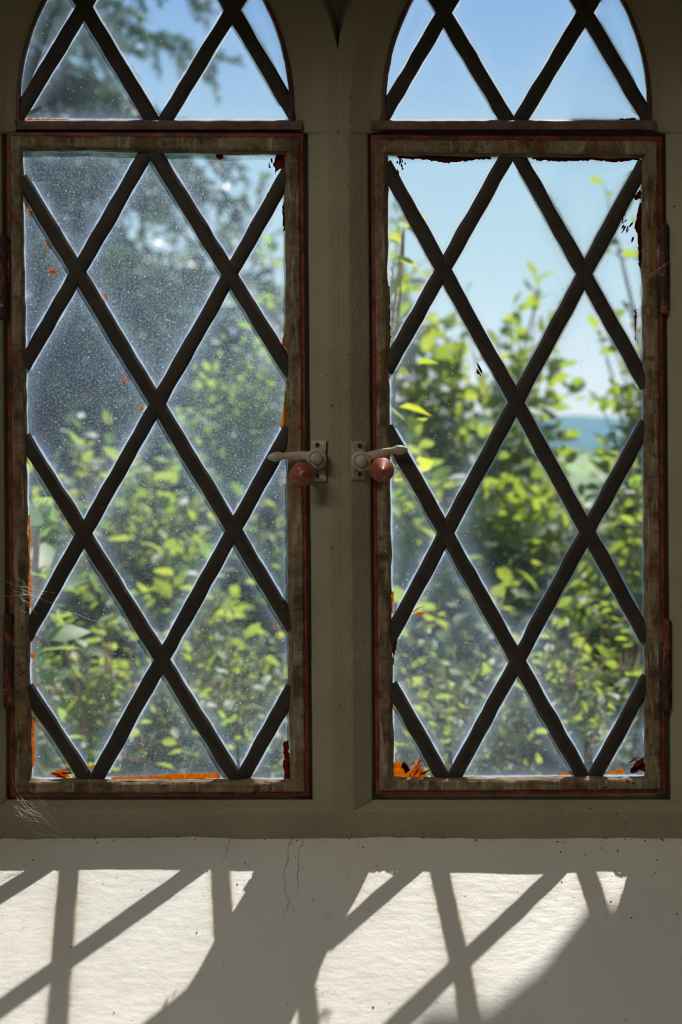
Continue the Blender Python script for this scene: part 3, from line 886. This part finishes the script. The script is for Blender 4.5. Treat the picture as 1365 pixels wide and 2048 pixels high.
def shrub(label, base, tips, leafmat, ln, rnd, twigs=2, spacing=0.024, twl=(0.07, 0.2), tilt=0.9, group='shrubs outside the window', start=0.3, name='leafy_shrub', jit=1.0):
    root = thing(name, label, 'shrub', base, group)
    wood, lf = MB(), MB()
    base = Vector(base)
    for t in tips:
        b = base + Vector((rnd.gauss(0, .12) * jit, rnd.gauss(0, .10) * jit, 0))
        c = b.lerp(t, 0.45) + Vector((rnd.gauss(0, .06) * jit, rnd.gauss(0, .06) * jit, 0.12))
        ns = 14; pts = []
        for i in range(ns + 1):
            u = i / ns
            p = b * (1-u)**2 + c * 2*u*(1-u) + t * u*u
            p += Vector((nz(p, 5), nz(p + Vector((9, 0, 0)), 5), nz(p + Vector((0, 9, 0)), 5))) * 0.025 * u
            pts.append(p)
        wood.tube(pts, [0.006 * (1 - 0.8 * i / ns) + 0.0008 for i in range(ns + 1)], 5)
        for i in range(int(ns * start), ns + 1):
            for _ in range(twigs if i < ns else 1):
                a = rnd.uniform(0, 2*math.pi)
                dr = Vector((math.cos(a), math.sin(a), rnd.uniform(-0.1, 0.9))).normalized()
                if i == ns: dr = (pts[-1] - pts[-3]).normalized()
                l = rnd.uniform(*twl) * (1.15 - 0.5 * i / ns)
                p0 = pts[i]; p1 = p0 + dr * l + Vector((0, 0, -0.02 * l))
                wood.tube([p0, p0.lerp(p1, .5) + Vector((0, 0, 0.008)), p1], [0.0018, 0.0014, 0.0007], 4)
                m = max(2, int(l / spacing)); sgn = 1
                for k in range(1, m + 1):
                    q = p0.lerp(p1, k / m); sgn = -sgn
                    sd_ = dr.cross(Vector((0, 0, 1))); sd_ = sd_.normalized() if sd_.length > 1e-3 else Vector((1, 0, 0))
                    ld = dr * rnd.uniform(0.2, 0.9) + sd_ * sgn * rnd.uniform(0.4, 1.0) + Vector((0, 0, rnd.gauss(-0.05, 0.3)))
                    up = Vector((rnd.gauss(0, tilt), rnd.gauss(0, tilt), 1.0)).normalized()
                    s = ln * rnd.uniform(0.6, 1.25)
                    leaf(lf, q, ld, up, s, s * rnd.uniform(0.5, 0.66))
    wood.build('stems', M_BARK, root, True)
    lf.build('leaves', leafmat, root, True)
    return root

def tips(rects, rnd):
    out = []
    for x0, x1, y0, y1, l0, l1, n in rects:
        for _ in range(n): out.append(PL(rnd.uniform(x0, x1), rnd.uniform(y0, y1), rnd.uniform(l0, l1)))
    return out

GZ = 0.15
r1 = random.Random(21)
shrub('yellow-green shrub filling the lower left casement below the dark gap', (-0.55, 2.0, GZ),
      tips([(50, 150, 980, 1080, 2.8, 3.2, 9), (140, 330, 880, 960, 2.9, 3.3, 9), (180, 330, 970, 1080, 2.8, 3.2, 16), (50, 440, 1080, 1200, 2.7, 3.1, 40), (50, 450, 1180, 1300, 2.6, 2.9, 34)], r1), M_LEAF1, 0.054, r1, start=0.5)
ra = random.Random(41)
shrub('low leafy shrub along the bottom of the left casement', (-0.36, 1.15, GZ),
      tips([(40, 600, 1270, 1400, 2.15, 2.5, 54), (40, 600, 1400, 1620, 2.05, 2.35, 60)], ra), M_LEAF1, 0.034, ra, start=0.55, spacing=0.019, twl=(0.06, 0.17))
r2 = random.Random(22)
shrub('fine-leaved pale shrub rising beside the mullion behind the left casement', (-0.2, 3.05, GZ),
      tips([(390, 570, 690, 800, 3.8, 4.3, 22), (370, 640, 800, 960, 3.7, 4.3, 40), (420, 680, 960, 1300, 3.5, 4.1, 50), (480, 640, 520, 700, 3.9, 4.3, 14)], r2), M_LEAF2, 0.052, r2, twl=(0.06, 0.19), start=0.45)
r3 = random.Random(23)
shrub('shrub with open leafy tops against the sky behind the right casement', (0.45, 2.85, GZ),
      tips([(770, 830, 470, 640, 3.75, 4.1, 8), (790, 900, 640, 800, 3.75, 4.1, 11), (920, 1070, 580, 720, 3.75, 4.1, 9), (880, 1060, 740, 900, 3.75, 4.1, 12), (790, 1080, 880, 1000, 3.75, 4.1, 15), (1080, 1110, 680, 780, 3.75, 4.1, 2)], r3), M_LEAF1, 0.076, r3, start=0.65, spacing=0.036, twl=(0.1, 0.26))
rb = random.Random(42)
shrub('bright large-leaved shrub in the middle of the right casement under the hill', (0.34, 2.0, GZ),
      tips([(780, 1080, 920, 1080, 2.9, 3.25, 24), (1080, 1160, 980, 1080, 2.9, 3.25, 6), (770, 1180, 1060, 1200, 2.8, 3.2, 36), (770, 1200, 1180, 1320, 2.65, 2.95, 36)], rb), M_LEAF1, 0.064, rb, start=0.6)
rc_ = random.Random(43)
shrub('low glossy shrub along the bottom of the right casement', (0.34, 1.02, GZ),
      tips([(760, 1340, 1280, 1400, 2.08, 2.3, 54), (760, 1340, 1400, 1620, 1.98, 2.22, 60)], rc_), M_LEAF1, 0.033, rc_, start=0.6, spacing=0.018, twl=(0.05, 0.15))
r4 = random.Random(24)
shrub('tall twiggy shrub at the far right edge of the right casement', (1.25, 2.3, GZ),
      tips([(1190, 1230, 390, 420, 3.2, 3.4, 1), (1250, 1300, 490, 560, 3.2, 3.4, 3), (1205, 1330, 650, 800, 3.15, 3.45, 14), (1215, 1350, 800, 960, 3.15, 3.45, 18), (1205, 1360, 940, 1150, 3.15, 3.45, 22)], r4), M_LEAF1, 0.060, r4, start=0.6, spacing=0.03, twl=(0.08, 0.2))
re_ = random.Random(44)
shrub('dense dark-green shrub low at the right edge of the right casement', (0.88, 1.7, GZ),
      tips([(1240, 1400, 1000, 1150, 2.6, 2.8, 22), (1240, 1400, 1130, 1320, 2.5, 2.75, 24)], re_), M_LEAF1, 0.046, re_, start=0.6)
r5 = random.Random(25)
shrub('yellow-leaved branch at the left edge of the right casement', (0.0, 0.62, GZ),
      tips([(780, 820, 440, 520, 1.70, 1.78, 2), (760, 800, 540, 660, 1.70, 1.78, 2)], r5), M_LEAF3, 0.05, r5, twigs=1, start=0.85, twl=(0.04, 0.1), jit=0.15)
r6 = random.Random(26)
shrub('broad-leaved plant low at the left edge of the left casement', (-0.53, 0.70, GZ),
      tips([(50, 90, 1060, 1120, 1.72, 1.80, 3), (40, 70, 1100, 1160, 1.70, 1.80, 2)], r6), M_LEAF2, 0.075, r6, twigs=1, start=0.9, twl=(0.04, 0.07), name='broad_leaved_plant', jit=0.12)
# dark hedge behind
r7 = random.Random(27)
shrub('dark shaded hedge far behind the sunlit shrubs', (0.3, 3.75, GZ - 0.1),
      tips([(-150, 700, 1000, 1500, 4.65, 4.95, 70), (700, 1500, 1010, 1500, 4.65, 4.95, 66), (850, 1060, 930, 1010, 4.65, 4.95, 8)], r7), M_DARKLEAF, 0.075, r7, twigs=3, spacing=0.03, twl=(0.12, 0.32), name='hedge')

# conifer with drooping boughs
def conifer(label, base, height, boughs, rnd, dens=1.0):
    root = thing('conifer', label, 'tree', base, None)
    base = Vector(base); tk = MB(); tk.tube([base + Vector((0, 0, height * i / 10)) + Vector((nz((i, 0, 0), .7) * .05, 0, 0)) for i in range(11)], [0.16 * (1 - 0.085 * i) for i in range(11)], 12)
    tk.build('trunk', M_TRUNK, root, True)
    wood, nd = MB(), MB()
    for (z, a, l, droop) in boughs:
        o = base + Vector((0, 0, z)); d = Vector((math.cos(a), math.sin(a), 0))
        pts = [o + d * (l * u) + Vector((0, 0, 0.22 * l * u - droop * u * u)) for u in [i / 10 for i in range(11)]]
        wood.tube(pts, [0.022 * (1 - 0.085 * i) for i in range(11)], 6)
        side = Vector((-d.y, d.x, 0))
        for i in range(2, 11):
            for k in range(int(4 * dens)):
                u = i / 10; sg = rnd.choice((-1, 1))
                dr = (d * rnd.uniform(.2, .9) + side * sg * rnd.uniform(.3, 1) + Vector((0, 0, rnd.uniform(-0.9, 0.1)))).normalized()
                tl = rnd.uniform(.14, .34)
                p0 = pts[i]; p1 = p0 + dr * tl + Vector((0, 0, -0.25 * tl))
                wood.tube([p0, p0.lerp(p1, .5) + Vector((0, 0, .015)), p1], [.004, .003, .0015], 4)
                m = int(tl / 0.011)
                for j in range(m):
                    q = p0.lerp(p1, (j + 1) / m)
                    for sgn in (-1, 1):
                        ld = dr * 0.7 + Vector((rnd.gauss(0, 1), rnd.gauss(0, 1), rnd.gauss(-.2, 1))).normalized() * 0.9
                        ln = rnd.uniform(.045, .085); ld.normalize(); s = ld.cross(Vector((rnd.gauss(0, 1), rnd.gauss(0, 1), rnd.gauss(0, 1)))).normalized()
                        w = 0.009
                        nd.add([q - s * w * .4, q + s * w * .4, q + ld * ln * .6 + s * w, q + ld * ln, q + ld * ln * .6 - s * w], [(0, 1, 2, 3, 4)])
    wood.build('boughs', M_TRUNK, root, True)
    nd.build('needles', M_NEEDLE, root)
rk = random.Random(31)
bs = []
for i in range(110):
    z = 0.9 + 4.8 * i / 110
    if z > 3.6 and i % 5 == 0: continue
    bs.append((z, rk.uniform(-1.9, 0.9), rk.uniform(1.3, 2.6) * (1.08 - z * 0.05), rk.uniform(.35, .9)))
conifer('dark conifer with drooping boughs behind the left window lights', (-2.75, 6.5, -0.4), 7.0, bs, rk, 1.2)
ry = random.Random(51)
shrub('dark yew-like bush in shade behind the left casement', (-2.2, 11.6, -1.4),
      tips([(-150, 300, 560, 900, 12.0, 13.0, 60), (200, 430, 640, 960, 12.0, 13.0, 44), (-100, 330, 380, 600, 12.0, 13.0, 26), (300, 520, 420, 700, 12.0, 13.0, 26), (420, 660, 620, 950, 12.0, 13.0, 34)], ry), M_DARKLEAF, 0.17, ry, twigs=3, spacing=0.075, twl=(0.3, 0.8), start=0.45, name='dark_bush', group='shrubs outside the window')

# ground, far slope and hills
g = MB(); rows = []
for yy, zz in ((0.036, GZ), (3, GZ - 0.05), (6, GZ - 0.4), (14, -2.4), (40, -9), (150, -24), (420, -14)):
    rows.append([Vector((x * (0.5 + yy * 0.08), yy, zz + nz((x, yy, 0), 0.7) * 0.02 * yy * 0.3)) for x in (-8, -4, -2, -1, 0, 1, 2, 4, 8)])
for a, b in zip(rows, rows[1:]): g.strip(a, b, 0, False)
struct(g.build('ground', M_GRASS, smooth=True))
def ridge(name, L0, L1, prof, mat, seed):
    mb = MB(); rows = []
    for j in range(9):
        u = j / 8; yy = L0 + (L1 - L0) * u; row = []
        for i in range(61):
            x = -1.0 + 2.0 * i / 60
            ypx = prof(HX + x * F)
            zt_ = EYE + (HY - ypx) / F * (L1 + D)
            z0 = -16
            z = z0 + (zt_ - z0) * (u ** 0.8) + nz((x * 9, u * 3, seed), 1.0) * 2.0
            row.append(Vector((x * (yy + D), yy, z)))
        rows.append(row)
    for a, b in zip(rows, rows[1:]): mb.strip(a, b, 0, False)
    lower = [Vector((p.x, p.y, -40)) for p in rows[-1]]
    mb.strip(rows[-1], lower, 0, False)
    return struct(mb.build(name, mat, smooth=True))
M_FIELD = m_simple('far_meadow', (0.20, 0.27, 0.10), 0.9, 0.05, 0.02, 0.25)
M_WOOD = m_simple('far_woodland', (0.045, 0.085, 0.06), 0.95, 0.0, 0.05, 0.3)
o = ridge('field', 300, 520, lambda x: 898 + 6 * math.sin(x * 0.006), M_FIELD, 1)
o['label'] = 'pale meadow slope below the distant hill'
o = ridge('hills', 700, 1100, lambda x: 829 + 12 * math.sin((x - 1050) * 0.0045) + 5 * math.sin(x * 0.02), M_WOOD, 2)
o['label'] = 'distant blue wooded hill seen through the right casement'
# sunlit air in the valley
hz = NT('valley_haze')
vs = hz.n('ShaderNodeVolumeScatter'); vs.inputs['Density'].default_value = 0.00065; vs.inputs['Color'].default_value = (0.30, 0.60, 1.0, 1)
vs.inputs['Anisotropy'].default_value = 0.1
hz.t.links.new(vs.outputs[0], hz.out.inputs['Volume'])
q = MB(); q.box((-700, 60, -60), (700, 1050, 85))
o = q.build('haze', hz.mat)
tag(o, 'bluish summer haze lying in the valley before the hill', 'haze', kind='stuff')
